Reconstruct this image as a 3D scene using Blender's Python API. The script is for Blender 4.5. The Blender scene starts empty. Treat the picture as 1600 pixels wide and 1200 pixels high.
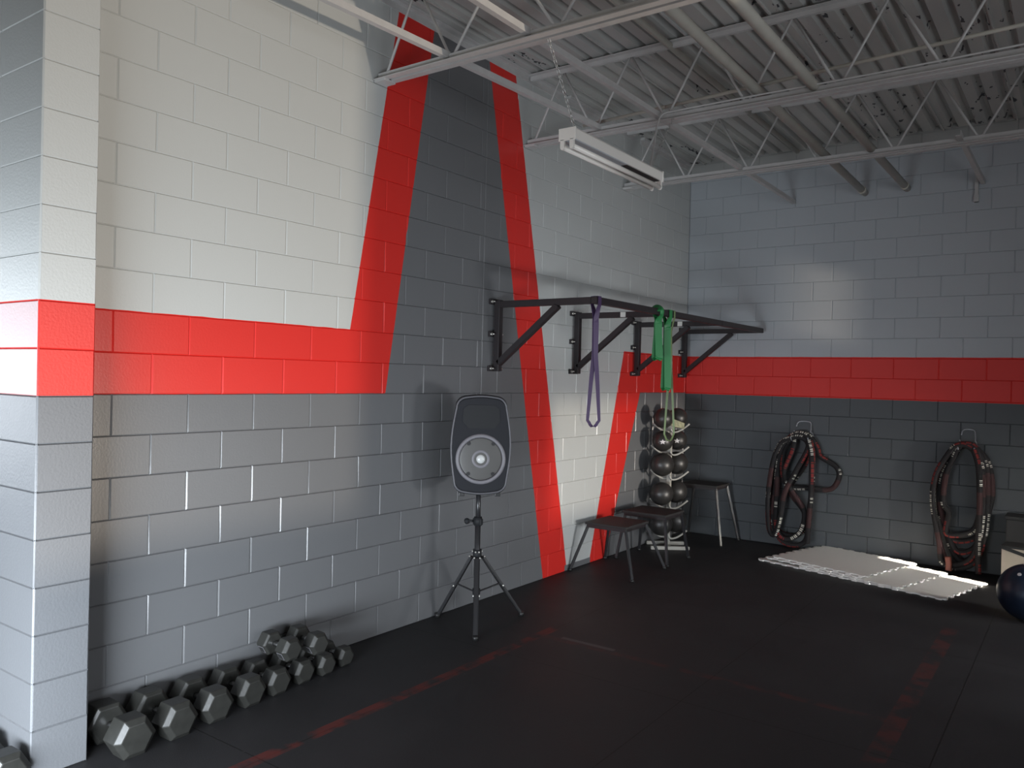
import bpy, bmesh, math, random
from mathutils import Vector, Matrix
random.seed(7)
C = bpy.context.scene.collection
PI = math.pi

# ------------------------------------------------------------------ camera
cam_d = bpy.data.cameras.new('camera'); cam = bpy.data.objects.new('camera', cam_d); C.objects.link(cam)
cam_d.sensor_width = 36; cam_d.lens = 28.249; cam_d.clip_start = 0.05
R_ = Vector((0.81165, 0.58368, 0.02320)); U_ = Vector((-0.02337, -0.00724, 0.99970)); F_ = Vector((-0.58368, 0.81195, -0.00776))
cam.matrix_world = Matrix(((R_.x, U_.x, -F_.x, 3.8395), (R_.y, U_.y, -F_.y, -2.0267), (R_.z, U_.z, -F_.z, 1.7505), (0, 0, 0, 1)))
bpy.context.scene.camera = cam

# ------------------------------------------------------------------ light
sc = bpy.context.scene
sc.view_settings.view_transform = 'Standard'; sc.view_settings.look = 'None'
sc.view_settings.gamma = 1; sc.view_settings.use_curve_mapping = False
sc.view_settings.exposure = 0.0
w = bpy.data.worlds.new('sky'); sc.world = w; w.use_nodes = True
w.node_tree.nodes['Background'].inputs[0].default_value = (0.62, 0.74, 0.95, 1)
w.node_tree.nodes['Background'].inputs[1].default_value = 0.35

def area(name, loc, look, sx, sy, power, col, spread=PI):
    l = bpy.data.lights.new(name, 'AREA'); l.shape = 'RECTANGLE'; l.size = sx; l.size_y = sy
    l.energy = power; l.color = col; l.spread = spread
    o = bpy.data.objects.new(name, l); C.objects.link(o); o.location = loc
    d = Vector(look)
    o.rotation_euler = d.to_track_quat('-Z', 'Y').to_euler()
    return o
# added fills, and daylight through the side window (y = -2.6) and the openings of the right wall (x = 6.2)
area('front_low_fill', (1.5, -2.55, 0.42), (-0.95, 1.0, -0.12), 2.2, 0.75, 178, (0.84, 0.92, 1.0), 2.1)  # low fill added to brighten the lower left wall, through an assumed opening
area('daylight_side_window', (-5.2, -2.55, 1.75), (0.93, 0.36, 0.0), 3.2, 1.9, 22, (0.86, 0.93, 1.0), 0.95)
area('daylight_right_near', (6.15, 0.46, 1.77), (-1.0, 0.0, 0.0), 3.8, 2.4, 84, (0.93, 0.96, 1.0))
area('daylight_right_middle', (6.15, 4.0, 0.62), (-1.0, 0.06, 0.0), 1.2, 0.45, 24, (0.95, 0.97, 1.0), 1.25)
sl = area('mat_fill', (6.12, 4.92, 1.45), (-0.85, 0.34, -0.37), 0.22, 0.40, 8, (1.0, 0.96, 0.88), 0.9)  # fill added inside the slit to brighten the foam mats
# warm glare thrown in by something sunlit outside the right-hand openings
gl = bpy.data.lights.new('warm_glare', 'POINT'); gl.energy = 2050; gl.color = (1.0, 0.85, 0.68); gl.shadow_soft_size = 0.10
go = bpy.data.objects.new('warm_glare', gl); C.objects.link(go); go.location = (11.0, 3.0, 0.3)
# low sun through the slit of the right wall: a far, narrow beam
sd = Vector((-0.92, 0.39, -0.364)).normalized()
sun_d = bpy.data.lights.new('sun_beam', 'SPOT'); sun_d.energy = 500000; sun_d.color = (1.0, 0.90, 0.76); sun_d.shadow_soft_size = 0.08
sun_d.spot_size = 0.10; sun_d.spot_blend = 0.1
sun = bpy.data.objects.new('sun_beam', sun_d); C.objects.link(sun); sun.location = Vector((2.7, 6.45, 0.04))-sd*28
sun.rotation_euler = sd.to_track_quat('-Z', 'Y').to_euler()

# ------------------------------------------------------------------ materials
def lin(c):
    return tuple(((x/255)/12.92 if x/255 <= .04045 else ((x/255+.055)/1.055)**2.4) for x in c)
def new_mat(name, col, rough=0.5, metal=0.0, spec=0.5, noise=0.0, bump=0.0, scale=40, col2=None, coat=0):
    m = bpy.data.materials.new(name); m.use_nodes = True; nt = m.node_tree; b = nt.nodes['Principled BSDF']
    b.inputs['Roughness'].default_value = rough; b.inputs['Metallic'].default_value = metal
    b.inputs['Specular IOR Level'].default_value = spec
    b.inputs['Coat Weight'].default_value = coat
    b.inputs['Base Color'].default_value = (*col, 1)
    if noise or bump or col2:
        tc = nt.nodes.new('ShaderNodeTexCoord'); n = nt.nodes.new('ShaderNodeTexNoise')
        n.inputs['Scale'].default_value = scale; n.inputs['Detail'].default_value = 5
        nt.links.new(tc.outputs['Object'], n.inputs['Vector'])
        mx = nt.nodes.new('ShaderNodeMix'); mx.data_type = 'RGBA'
        c2 = col2 if col2 else tuple(x*(1-noise) for x in col)
        mx.inputs[6].default_value = (*col, 1); mx.inputs[7].default_value = (*c2, 1)
        nt.links.new(n.outputs['Fac'], mx.inputs[0]); nt.links.new(mx.outputs[2], b.inputs['Base Color'])
        if bump:
            bp = nt.nodes.new('ShaderNodeBump'); bp.inputs['Strength'].default_value = bump; bp.inputs['Distance'].default_value = 0.004
            nt.links.new(n.outputs['Fac'], bp.inputs['Height']); nt.links.new(bp.outputs[0], b.inputs['Normal'])
    return m

LIGHT = (0.47, 0.485, 0.475); DARK = (0.135, 0.138, 0.143); RED = (0.62, 0.028, 0.022)
class NX:
    """tiny helper to write node expressions"""
    def __init__(s, nt): s.nt = nt
    def m(s, op, a, b=None, c=None):
        n = s.nt.nodes.new('ShaderNodeMath'); n.operation = op
        for i, v in enumerate((a, b, c)):
            if v is None: continue
            if isinstance(v, (int, float)): n.inputs[i].default_value = v
            else: s.nt.links.new(v, n.inputs[i])
        return n.outputs[0]
    def gt(s, a, b): return s.m('GREATER_THAN', a, b)
    def lt(s, a, b): return s.m('LESS_THAN', a, b)
    def mul(s, *a):
        r = a[0]
        for x in a[1:]: r = s.m('MULTIPLY', r, x)
        return r
    def mx(s, *a):
        r = a[0]
        for x in a[1:]: r = s.m('MAXIMUM', r, x)
        return r
    def mix(s, f, a, b):
        n = s.nt.nodes.new('ShaderNodeMix'); n.data_type = 'RGBA'
        s.nt.links.new(f, n.inputs[0])
        for i, v in ((6, a), (7, b)):
            if isinstance(v, tuple): n.inputs[i].default_value = (*v, 1)
            else: s.nt.links.new(v, n.inputs[i])
        return n.outputs[2]
def wall_base(name, rough=0.30, pit=0.12):
    m = bpy.data.materials.new(name); m.use_nodes = True; nt = m.node_tree; b = nt.nodes['Principled BSDF']
    b.inputs['Roughness'].default_value = rough
    tc = nt.nodes.new('ShaderNodeTexCoord'); sp = nt.nodes.new('ShaderNodeSeparateXYZ')
    nt.links.new(tc.outputs['Object'], sp.inputs[0])
    n = nt.nodes.new('ShaderNodeTexNoise'); n.inputs['Scale'].default_value = 90; n.inputs['Detail'].default_value = 6
    nt.links.new(tc.outputs['Object'], n.inputs['Vector'])
    n2 = nt.nodes.new('ShaderNodeTexNoise'); n2.inputs['Scale'].default_value = 9
    nt.links.new(tc.outputs['Object'], n2.inputs['Vector'])
    bp = nt.nodes.new('ShaderNodeBump'); bp.inputs['Strength'].default_value = pit; bp.inputs['Distance'].default_value = 0.003
    nt.links.new(n.outputs['Fac'], bp.inputs['Height']); nt.links.new(bp.outputs[0], b.inputs['Normal'])
    x = NX(nt)
    wob = x.m('MULTIPLY', x.m('SUBTRACT', n2.outputs['Fac'], 0.5), 0.012)
    return m, nt, b, sp, x, wob, n2
# left wall: light grey, red chevron, dark field
def left_wall_mat():
    m, nt, b, sp, x, wob, n2 = wall_base('painted_block_chevron')
    y = x.m('ADD', sp.outputs[1], x.m('MULTIPLY', wob, 0.4)); z = x.m('ADD', sp.outputs[2], x.m('MULTIPLY', wob, 0.6))
    def right_of(y0, z0, y1, z1):      # y greater than the line through two points
        k = (y1-y0)/(z1-z0)
        return x.gt(x.m('SUBTRACT', y, x.m('MULTIPLY', z, k)), y0-k*z0)
    def left_of(*a): return x.m('SUBTRACT', 1.0, right_of(*a))
    lo = x.lt(z, 1.626); band = x.mul(x.gt(z, 1.626), x.lt(z, 2.036))
    top = x.lt(x.m('ADD', z, x.m('MULTIPLY', wob, 3.0)), 4.225)
    oL = right_of(1.531, 2.034, 1.918, 4.235); iL = right_of(1.859, 1.624, 2.277, 4.242)
    iR = left_of(3.829, 0.067, 2.917, 4.206); oR = left_of(4.238, 0.0, 3.265, 4.226)
    o2 = right_of(4.637, 0.0, 5.245, 2.044); i2 = right_of(4.945, 0.0, 5.625, 1.622)
    red = x.mx(x.mul(oL, oR), x.mul(band, x.lt(y, 2.0)), x.mul(o2, x.lt(z, 2.045)))
    red = x.mx(red, x.mul(lo, x.lt(y, 2.0)))
    dark = x.mx(x.mul(iL, iR), x.mul(lo, x.lt(y, 2.0)), x.mul(i2, lo))
    skirt = x.mul(x.lt(z, 0.055), x.gt(y, 4.2), x.lt(y, 4.66))
    col = x.mix(x.mul(red, top), LIGHT, RED); col = x.mix(x.mul(dark, x.mx(top, x.mul(x.gt(y, 2.4), x.lt(z, 4.27)))), col, DARK)
    col = x.mix(skirt, col, DARK)
    nt.links.new(col, b.inputs['Base Color'])
    return m
def back_wall_mat():
    m, nt, b, sp, x, wob, n2 = wall_base('painted_block_band', 0.6)
    z = x.m('ADD', sp.outputs[2], x.m('MULTIPLY', wob, 0.5))
    col = x.mix(x.lt(z, 2.046), (0.39, 0.415, 0.44), RED); col = x.mix(x.lt(z, 1.614), col, (0.066, 0.073, 0.080))
    col = x.mix(x.gt(sp.outputs[2], 4.095), col, (0.34, 0.34, 0.325))
    nt.links.new(col, b.inputs['Base Color']); return m
def pier_mat():
    m, nt, b, sp, x, wob, n2 = wall_base('painted_block_pier', 0.48, 0.35)
    z = sp.outputs[2]
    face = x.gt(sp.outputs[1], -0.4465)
    red_glare = x.mix(face, (0.52, 0.36, 0.37), RED)  # side face: glare over the red band is put into the colour as pale pink
    col = x.mix(x.lt(z, 2.036), LIGHT, red_glare); col = x.mix(x.lt(z, 1.628), col, (0.125, 0.13, 0.138))
    nt.links.new(col, b.inputs['Base Color']); return m
M = {}
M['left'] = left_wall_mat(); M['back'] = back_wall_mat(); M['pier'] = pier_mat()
M['plain'] = new_mat('plain_grey_wall', (0.30, 0.31, 0.32), 0.6)
M['rubber'] = new_mat('black_rubber_cast', (0.020, 0.020, 0.020), 0.42, noise=0.5, bump=0.25, scale=70)
M['hexface'] = new_mat('worn_hex_rubber', (0.030, 0.030, 0.027), 0.40, noise=0.45, bump=0.2, scale=30)
M['chrome'] = new_mat('chrome', (0.65, 0.65, 0.66), 0.18, 1.0)
M['blacksteel'] = new_mat('black_powder_coat', (0.013, 0.012, 0.014), 0.5, noise=0.3, scale=20, col2=(0.022, 0.015, 0.016))
M['blackmetal'] = new_mat('black_metal_tube', (0.022, 0.022, 0.024), 0.32)
M['bolt'] = new_mat('zinc_bolt', (0.62, 0.6, 0.56), 0.3, 0.8)
M['sticker'] = new_mat('white_sticker', (0.62, 0.62, 0.58), 0.5)
M['plastic'] = new_mat('black_speaker_plastic', (0.015, 0.016, 0.018), 0.65, spec=0.3, bump=0.1, scale=200)
M['grille'] = new_mat('speaker_grille', (0.020, 0.021, 0.025), 0.8, spec=0.25, bump=0.3, scale=400)
M['rim'] = new_mat('grey_speaker_rim', (0.09, 0.09, 0.10), 0.45)
M['ring'] = new_mat('grey_woofer_ring', (0.17, 0.165, 0.18), 0.5)
M['cone'] = new_mat('woofer_cone', (0.075, 0.073, 0.07), 0.45)
M['cap'] = new_mat('pale_dust_cap', (0.55, 0.56, 0.55), 0.22)
M['steel'] = new_mat('painted_joist_steel', (0.54, 0.53, 0.52), 0.45, noise=0.25, scale=12)
M['pipe'] = new_mat('painted_pipe', (0.52, 0.50, 0.44), 0.45, noise=0.2, scale=9)
M['lampwhite'] = new_mat('white_lamp_enamel', (0.80, 0.77, 0.72), 0.35)
M['tube'] = new_mat('unlit_glass_tube', (0.84, 0.80, 0.74), 0.15)
M['lampdark'] = new_mat('dark_ballast_gap', (0.03, 0.03, 0.03), 0.6)
M['lampgrey'] = new_mat('grey_lamp_cover', (0.45, 0.47, 0.50), 0.4)
M['galv'] = new_mat('galvanised_chain', (0.50, 0.50, 0.48), 0.35, 0.6)
M['grey_steel'] = new_mat('grey_rack_tube', (0.42, 0.41, 0.37), 0.35, noise=0.2, scale=25)
M['ballr'] = new_mat('black_medicine_ball', (0.024, 0.023, 0.022), 0.38, bump=0.25, scale=120)
M['logo'] = new_mat('white_print', (0.62, 0.60, 0.60), 0.5)
M['purple'] = new_mat('purple_latex', (0.055, 0.030, 0.085), 0.5)
M['green'] = new_mat('green_latex', (0.016, 0.175, 0.048), 0.5)
M['olive'] = new_mat('pale_olive_latex', (0.17, 0.24, 0.11), 0.5, noise=.3, scale=6)
M['khaki'] = new_mat('khaki_cloth', (0.32, 0.31, 0.20), 0.8)
M['foam'] = new_mat('light_grey_foam', (0.86, 0.85, 0.82), 0.55, noise=0.12, bump=0.4, scale=160)
M['navy'] = new_mat('dark_blue_vinyl', (0.010, 0.018, 0.038), 0.32)
M['benchtop'] = new_mat('black_rubber_top', (0.020, 0.018, 0.018), 0.75, bump=.2, scale=90)
M['boxblack'] = new_mat('black_box', (0.02, 0.02, 0.02), 0.6)
M['wood'] = new_mat('pale_wood_box', (0.55, 0.48, 0.38), 0.6, noise=.3, scale=8)
M['hook'] = new_mat('galvanised_hook', (0.45, 0.46, 0.5), 0.35, 0.5)

def deck_mat():
    m = bpy.data.materials.new('flaking_deck_paint'); m.use_nodes = True; nt = m.node_tree; b = nt.nodes['Principled BSDF']
    b.inputs['Roughness'].default_value = 0.55; x = NX(nt)
    tc = nt.nodes.new('ShaderNodeTexCoord'); mp = nt.nodes.new('ShaderNodeMapping'); mp.inputs['Scale'].default_value = (1, 0.45, 1)
    nt.links.new(tc.outputs['Object'], mp.inputs[0])
    a = nt.nodes.new('ShaderNodeTexNoise'); a.inputs['Scale'].default_value = 1.3; nt.links.new(mp.outputs[0], a.inputs['Vector'])
    n = nt.nodes.new('ShaderNodeTexNoise'); n.inputs['Scale'].default_value = 16; n.inputs['Detail'].default_value = 8
    nt.links.new(mp.outputs[0], n.inputs['Vector'])
    f = x.mul(x.gt(n.outputs['Fac'], 0.63), x.gt(a.outputs['Fac'], 0.53))
    c = nt.nodes.new('ShaderNodeTexNoise'); c.inputs['Scale'].default_value = 3; nt.links.new(mp.outputs[0], c.inputs['Vector'])
    base = x.mix(c.outputs['Fac'], (0.38, 0.39, 0.39), (0.50, 0.49, 0.45))
    col = x.mix(f, base, (0.035, 0.035, 0.04)); nt.links.new(col, b.inputs['Base Color']); return m
M['deck'] = deck_mat()
def floor_mat():
    m = bpy.data.materials.new('black_rubber_floor'); m.use_nodes = True; nt = m.node_tree; b = nt.nodes['Principled BSDF']
    x = NX(nt); tc = nt.nodes.new('ShaderNodeTexCoord'); sp = nt.nodes.new('ShaderNodeSeparateXYZ'); nt.links.new(tc.outputs['Object'], sp.inputs[0])
    X, Y = sp.outputs[0], sp.outputs[1]
    def noise(s, d=4, v=None):
        n = nt.nodes.new('ShaderNodeTexNoise'); n.inputs['Scale'].default_value = s; n.inputs['Detail'].default_value = d
        nt.links.new(v if v else tc.outputs['Object'], n.inputs['Vector']); return n.outputs['Fac']
    n1 = noise(2.0, 6); n2 = noise(140, 2); n3 = noise(7, 8)
    col = x.mix(n1, (0.0155, 0.0155, 0.017), (0.030, 0.029, 0.031))
    # mat seams every 1.22 / 1.83 m
    def seam(v, off, per, wd):
        f = x.m('FRACT', x.m('DIVIDE', x.m('SUBTRACT', v, off), per)); return x.mx(x.lt(f, wd/per), x.gt(f, 1-wd/per))
    seams = x.mx(seam(X, 0.84, 1.22, 0.003), seam(Y, 0.27, 1.83, 0.003))
    col = x.mix(seams, col, (0.006, 0.006, 0.006))
    # worn red paint lines
    def strip(v, c0, hw): return x.lt(x.m('ABSOLUTE', x.m('SUBTRACT', v, c0)), hw)
    wear = x.m('MINIMUM', x.m('MAXIMUM', x.m('MULTIPLY', x.m('SUBTRACT', n3, 0.42), 2.6), 0.0), 0.42)
    t1 = x.mul(strip(X, 0.83, 0.04), x.gt(Y, 0.1), x.lt(Y, 2.75)); t2 = x.mul(strip(Y, 2.55, 0.03), x.gt(X, 0.8), x.lt(X, 3.1))
    t3 = x.mul(strip(X, 3.06, 0.05), x.gt(Y, 1.7), x.lt(Y, 4.6))
    col = x.mix(x.mul(x.mx(t1, x.m('MULTIPLY', t2, 0.4), x.m('MULTIPLY', t3, 0.5)), wear), col, (0.22, 0.024, 0.013))
    # pale scuffs
    sc_ = x.mul(strip(Y, 2.60, 0.02), x.gt(X, 0.98), x.lt(X, 1.38)); col = x.mix(x.m('MULTIPLY', sc_, 0.35), col, (0.16, 0.15, 0.15))
    nd = x.gt(noise(23, 3), 0.74); col = x.mix(x.m('MULTIPLY', nd, 0.35), col, (0.09, 0.085, 0.08))
    nt.links.new(col, b.inputs['Base Color'])
    rr = x.m('ADD', x.m('MULTIPLY', n1, 0.2), 0.5); nt.links.new(rr, b.inputs['Roughness'])
    b.inputs['Specular IOR Level'].default_value = 0.35
    bp = nt.nodes.new('ShaderNodeBump'); bp.inputs['Strength'].default_value = 0.25; bp.inputs['Distance'].default_value = 0.002
    nt.links.new(n2, bp.inputs['Height']); nt.links.new(bp.outputs[0], b.inputs['Normal'])
    return m
M['floor'] = floor_mat()
def rope_mat(name, phase):
    """woven black sleeve with printed patches; U runs along the rope in metres, V around it"""
    m = bpy.data.materials.new(name); m.use_nodes = True; nt = m.node_tree; b = nt.nodes['Principled BSDF']; x = NX(nt)
    b.inputs['Roughness'].default_value = 0.85
    b.inputs['Specular IOR Level'].default_value = 0.2; uv = nt.nodes.new('ShaderNodeUVMap'); uv.uv_map = 'UVMap'; sp = nt.nodes.new('ShaderNodeSeparateXYZ'); nt.links.new(uv.outputs[0], sp.inputs[0])
    u, v = sp.outputs[0], sp.outputs[1]
    f = x.m('FRACT', x.m('ADD', x.m('DIVIDE', u, 1.15), phase))
    letters = x.mul(x.lt(x.m('FRACT', x.m('MULTIPLY', u, 22)), 0.74), x.gt(x.m('SINE', x.m('MULTIPLY', u, 331)), -0.55))
    side = x.mx(x.mul(x.gt(v, 0.05), x.lt(v, 0.27)), x.mul(x.gt(v, 0.55), x.lt(v, 0.77)))
    white = x.mul(letters, side, x.mx(x.mul(x.gt(f, 0.05), x.lt(f, 0.24)), x.mul(x.gt(f, .62), x.lt(f, .67))))
    redb = x.mul(side, x.lt(x.m('FRACT', x.m('MULTIPLY', u, 20)), 0.8), x.gt(f, 0.30), x.lt(f, 0.50))
    bro = x.mul(x.gt(f, 0.72), x.lt(f, 0.9))
    col = x.mix(bro, (0.022, 0.021, 0.022), (0.055, 0.03, 0.03))
    col = x.mix(redb, col, (0.17, 0.028, 0.026)); col = x.mix(white, col, (0.50, 0.48, 0.42))
    nt.links.new(col, b.inputs['Base Color']); return m
M['ropeA'] = rope_mat('printed_rope_sleeve', 0.1); M['ropeB'] = rope_mat('printed_rope_sleeve_red', 0.37)

# ------------------------------------------------------------------ mesh helpers
def obj(name, bm, mat, parent=None, smooth=False, loc=None):
    me = bpy.data.meshes.new(name); bmesh.ops.recalc_face_normals(bm, faces=bm.faces[:]); bm.to_mesh(me); bm.free()
    mats = mat if isinstance(mat, (list, tuple)) else [mat]
    for mm in mats: me.materials.append(M[mm] if isinstance(mm, str) else mm)
    if smooth:
        for p in me.polygons: p.use_smooth = True
    o = bpy.data.objects.new(name, me); C.objects.link(o)
    if parent: o.parent = parent
    if loc: o.location = loc
    return o
def thing(name, label, cat, loc=(0, 0, 0), rz=0, group=None):
    o = bpy.data.objects.new(name, None); C.objects.link(o); o.location = loc; o.rotation_euler = (0, 0, rz)
    o.empty_display_size = 0.1
    o['label'] = label; o['category'] = cat
    if group: o['group'] = group
    return o
def tag(o, label, cat, group=None):
    o['label'] = label; o['category'] = cat
    if group: o['group'] = group
    return o
def struct(o): o['kind'] = 'structure'; return o
def box(bm, x0, x1, y0, y1, z0, z1, bev=0, mat=0):
    r = bmesh.ops.create_cube(bm, size=1); vs = r['verts']
    for v in vs: v.co = Vector(((x0+x1)/2+v.co.x*(x1-x0), (y0+y1)/2+v.co.y*(y1-y0), (z0+z1)/2+v.co.z*(z1-z0)))
    fs = set(f for v in vs for f in v.link_faces)
    for f in fs: f.material_index = mat
    if bev:
        es = list(set(e for v in vs for e in v.link_edges)); bmesh.ops.bevel(bm, geom=es, offset=bev, segments=2, affect='EDGES', profile=.6)
    return vs
def frame_of(d, up=Vector((0, 0, 1))):
    d = d.normalized()
    if abs(d.dot(up)) > .98: up = Vector((0, 1, 0))
    s = d.cross(up).normalized(); return s, s.cross(d).normalized()
def bar(bm, a, b, w_, h_, bev=0, up=Vector((0, 0, 1)), mat=0):
    """square tube from a to b, w_ across, h_ tall"""
    a, b = Vector(a), Vector(b); s, u = frame_of(b-a, up)
    vs = []
    for p in (a, b):
        for (i, j) in ((-1, -1), (1, -1), (1, 1), (-1, 1)): vs.append(bm.verts.new(p+s*i*w_/2+u*j*h_/2))
    fs = [bm.faces.new([vs[i] for i in q]) for q in ((0, 1, 2, 3), (7, 6, 5, 4), (0, 4, 5, 1), (1, 5, 6, 2), (2, 6, 7, 3), (3, 7, 4, 0))]
    for f in fs: f.material_index = mat
    if bev: bmesh.ops.bevel(bm, geom=list(set(e for f in fs for e in f.edges)), offset=bev, segments=2, affect='EDGES')
def tube(bm, pts, r, n=12, closed=False, caps=True, uvlen=False, flat=None):
    """round tube along points; r number or list"""
    pts = [Vector(p) for p in pts]; N = len(pts); rings = []; up = None
    L = [0]
    for i in range(1, N): L.append(L[-1]+(pts[i]-pts[i-1]).length)
    for i in range(N):
        if closed: d = pts[(i+1) % N]-pts[i-1]
        else: d = pts[min(i+1, N-1)]-pts[max(i-1, 0)]
        d.normalize()
        if up is None: s, u = frame_of(d)
        else:
            u = (up-d*up.dot(d)).normalized(); s = d.cross(u).normalized()
        up = u; rr = r[i] if isinstance(r, (list, tuple)) else r
        fx = flat or (1, 1)
        rings.append([bm.verts.new(pts[i]+s*math.cos(t)*rr*fx[0]+u*math.sin(t)*rr*fx[1]) for t in (2*PI*k/n for k in range(n))])
    uvl = bm.loops.layers.uv.get('UVMap') or (bm.loops.layers.uv.new('UVMap') if uvlen else None)
    M_ = N if closed else N-1
    tot = L[-1]+(pts[0]-pts[-1]).length
    for i in range(M_):
        A, B = rings[i], rings[(i+1) % N]
        for k in range(n):
            f = bm.faces.new((A[k], A[(k+1) % n], B[(k+1) % n], B[k])); f.smooth = True
            if uvlen:
                l0, l1 = L[i], (L[i+1] if i+1 < N else tot)
                for lp, uvv in zip(f.loops, ((l0, k/n), (l0, (k+1)/n), (l1, (k+1)/n), (l1, k/n))): lp[uvl].uv = uvv
    if caps and not closed:
        bm.faces.new(rings[0][::-1]); bm.faces.new(rings[-1])
def cyl(bm, a, b, r, n=16, r2=None): tube(bm, [a, b], [r, r if r2 is None else r2], n)
def ball(bm, c, r, nu=24, nv=14, sz=1):
    bmesh.ops.create_uvsphere(bm, u_segments=nu, v_segments=nv, radius=r, matrix=Matrix.Translation(c) @ Matrix.Diagonal((1, 1, sz, 1)))
def prism(bm, poly, d0, d1, plane='xz', bev=0):
    """poly in 2D extruded; plane xz -> along y"""
    def P(a, b, d):
        return {'xz': Vector((a, d, b)), 'xy': Vector((a, b, d)), 'yz': Vector((d, a, b))}[plane]
    A = [bm.verts.new(P(a, b, d0)) for a, b in poly]; B = [bm.verts.new(P(a, b, d1)) for a, b in poly]
    fs = [bm.faces.new(A), bm.faces.new(B[::-1])]
    for i in range(len(poly)): fs.append(bm.faces.new((A[i], A[(i+1) % len(poly)], B[(i+1) % len(poly)], B[i])))
    return A, B, fs
def smooth_path(pts, sub=8, closed=False):
    pts = [Vector(p) for p in pts]; N = len(pts); out = []
    rng = range(N if closed else N-1)
    for i in rng:
        p0 = pts[i-1] if (closed or i > 0) else pts[0]; p1 = pts[i]; p2 = pts[(i+1) % N]
        p3 = pts[(i+2) % N] if (closed or i+2 < N) else pts[-1]
        for k in range(sub):
            t = k/sub
            out.append(0.5*((2*p1)+(-p0+p2)*t+(2*p0-5*p1+4*p2-p3)*t*t+(-p0+3*p1-3*p2+p3)*t**3))
    if not closed: out.append(pts[-1])
    return out

# ------------------------------------------------------------------ block walls
B_, H_ = 0.4064, 0.2032
def block_wall(bm, origin, ud, nd, spans, z1, gv=0.0065, gh=0.0045, dep=0.006):
    """spans: list of (u0,u1,phase_odd,phase_even): courses of blocks with raked joints, surface in the plane of origin"""
    O = Vector(origin); ud = Vector(ud); nd = Vector(nd); zz = Vector((0, 0, 1)); cache = {}
    def V(u, z, d):
        k = (round(u, 5), round(z, 5), d)
        if k not in cache: cache[k] = bm.verts.new(O+ud*u+zz*z-nd*d)
        return cache[k]
    nc = int(math.ceil(z1/H_-1e-6))
    for c in range(nc):
        za, zb = c*H_, min((c+1)*H_, z1)
        if zb-za < .03: continue
        for (u0, u1, podd, peven) in spans:
            ph = podd if c % 2 else peven
            k0 = math.floor((u0-ph)/B_); us = [u0]
            k = k0
            while ph+k*B_ < u1-0.03:
                if ph+k*B_ > u0+0.03: us.append(ph+k*B_)
                k += 1
            us.append(u1)
            for a, b in zip(us[:-1], us[1:]):
                ga = gv*random.uniform(.75, 1.2); 
                o = [V(a, za, dep), V(b, za, dep), V(b, zb, dep), V(a, zb, dep)]
                jx = [random.uniform(-.0012, .0012) for _ in range(4)]
                i = [bm.verts.new(O+ud*p+zz*q) for p, q in ((a+ga+jx[0], za+gh), (b-ga+jx[1], za+gh), (b-ga+jx[2], zb-gh), (a+ga+jx[3], zb-gh))]
                bm.faces.new(i)
                for s in range(4): bm.faces.new((o[s], o[(s+1) % 4], i[(s+1) % 4], i[s]))
def slab_behind(bm, x0, x1, y0, y1, z0, z1): box(bm, x0, x1, y0, y1, z0, z1)

YB = 6.796; XR = 6.2; YF = -2.6; ZD = 4.27
bm = bmesh.new()
block_wall(bm, (0, 0, 0), (0, 1, 0), (1, 0, 0), [(-0.24, 2.903, 0.0, B_/2), (2.903, YB, 2.903, 2.903+B_/2)], 4.47)
slab_behind(bm, -0.25, -0.008, -0.24, YB+.2, -.1, 4.5)
struct(obj('wall_left', bm, 'left'))
bm = bmesh.new()
block_wall(bm, (0, YB, 0), (1, 0, 0), (0, -1, 0), [(0.0, XR, B_/2-0.007, -0.007)], 4.47)
slab_behind(bm, -0.25, XR+.2, YB+.008, YB+.25, -.1, 4.5)
struct(obj('wall_back', bm, 'back'))
# pier at the near end of the left wall: front face x=.243, side face y=-.447 runs off to the left
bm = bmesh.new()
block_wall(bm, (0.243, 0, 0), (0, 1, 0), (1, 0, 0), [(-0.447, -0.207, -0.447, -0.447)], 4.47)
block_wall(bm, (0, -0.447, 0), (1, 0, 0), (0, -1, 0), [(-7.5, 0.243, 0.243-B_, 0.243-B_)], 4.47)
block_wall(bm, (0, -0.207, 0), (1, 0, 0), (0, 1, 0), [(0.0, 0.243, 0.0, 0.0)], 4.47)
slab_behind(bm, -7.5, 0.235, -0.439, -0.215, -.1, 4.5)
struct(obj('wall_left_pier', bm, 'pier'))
# rest of the room
bm = bmesh.new()
def wall_with_holes(bm, axis, pos, th, a0, a1, z0, z1, holes):
    cuts = sorted(set([a0, a1]+[h[0] for h in holes]+[h[1] for h in holes]))
    for p, q in zip(cuts[:-1], cuts[1:]):
        hs = sorted([(h[2], h[3]) for h in holes if h[0] <= p+1e-6 and h[1] >= q-1e-6]); z = z0
        for (hz0, hz1) in hs+[(z1, z1)]:
            if hz0 > z+1e-6:
                if axis == 'y': box(bm, p, q, pos, pos+th, z, hz0)
                else: box(bm, pos, pos+th, p, q, z, hz0)
            z = max(z, hz1)
wall_with_holes(bm, 'y', YF-.15, .15, -9.2, XR+.2, -.1, 4.5, [(-7.0, -3.4, .8, 2.7), (0.3, 2.8, .02, .9)])
struct(obj('wall_front', bm, 'plain'))
bm = bmesh.new()
wall_with_holes(bm, 'x', XR, .15, YF, YB+.2, -.1, 4.5, [(-1.5, 2.42, .54, 3.0), (3.39, 4.66, .385, .85), (4.80, 4.98, 1.25, 1.66)])
struct(obj('wall_right', bm, 'plain'))
bm = bmesh.new(); box(bm, -9.35, -9.2, YF, 0, -.1, 4.5); box(bm, -9.2, -7.5, -0.44, -.2, -.1, 4.5)
struct(obj('wall_far_left', bm, 'plain'))
bm = bmesh.new(); box(bm, -9.2, XR, YF-6, YB, -.1, 0)
struct(obj('floor', bm, 'floor'))
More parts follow.
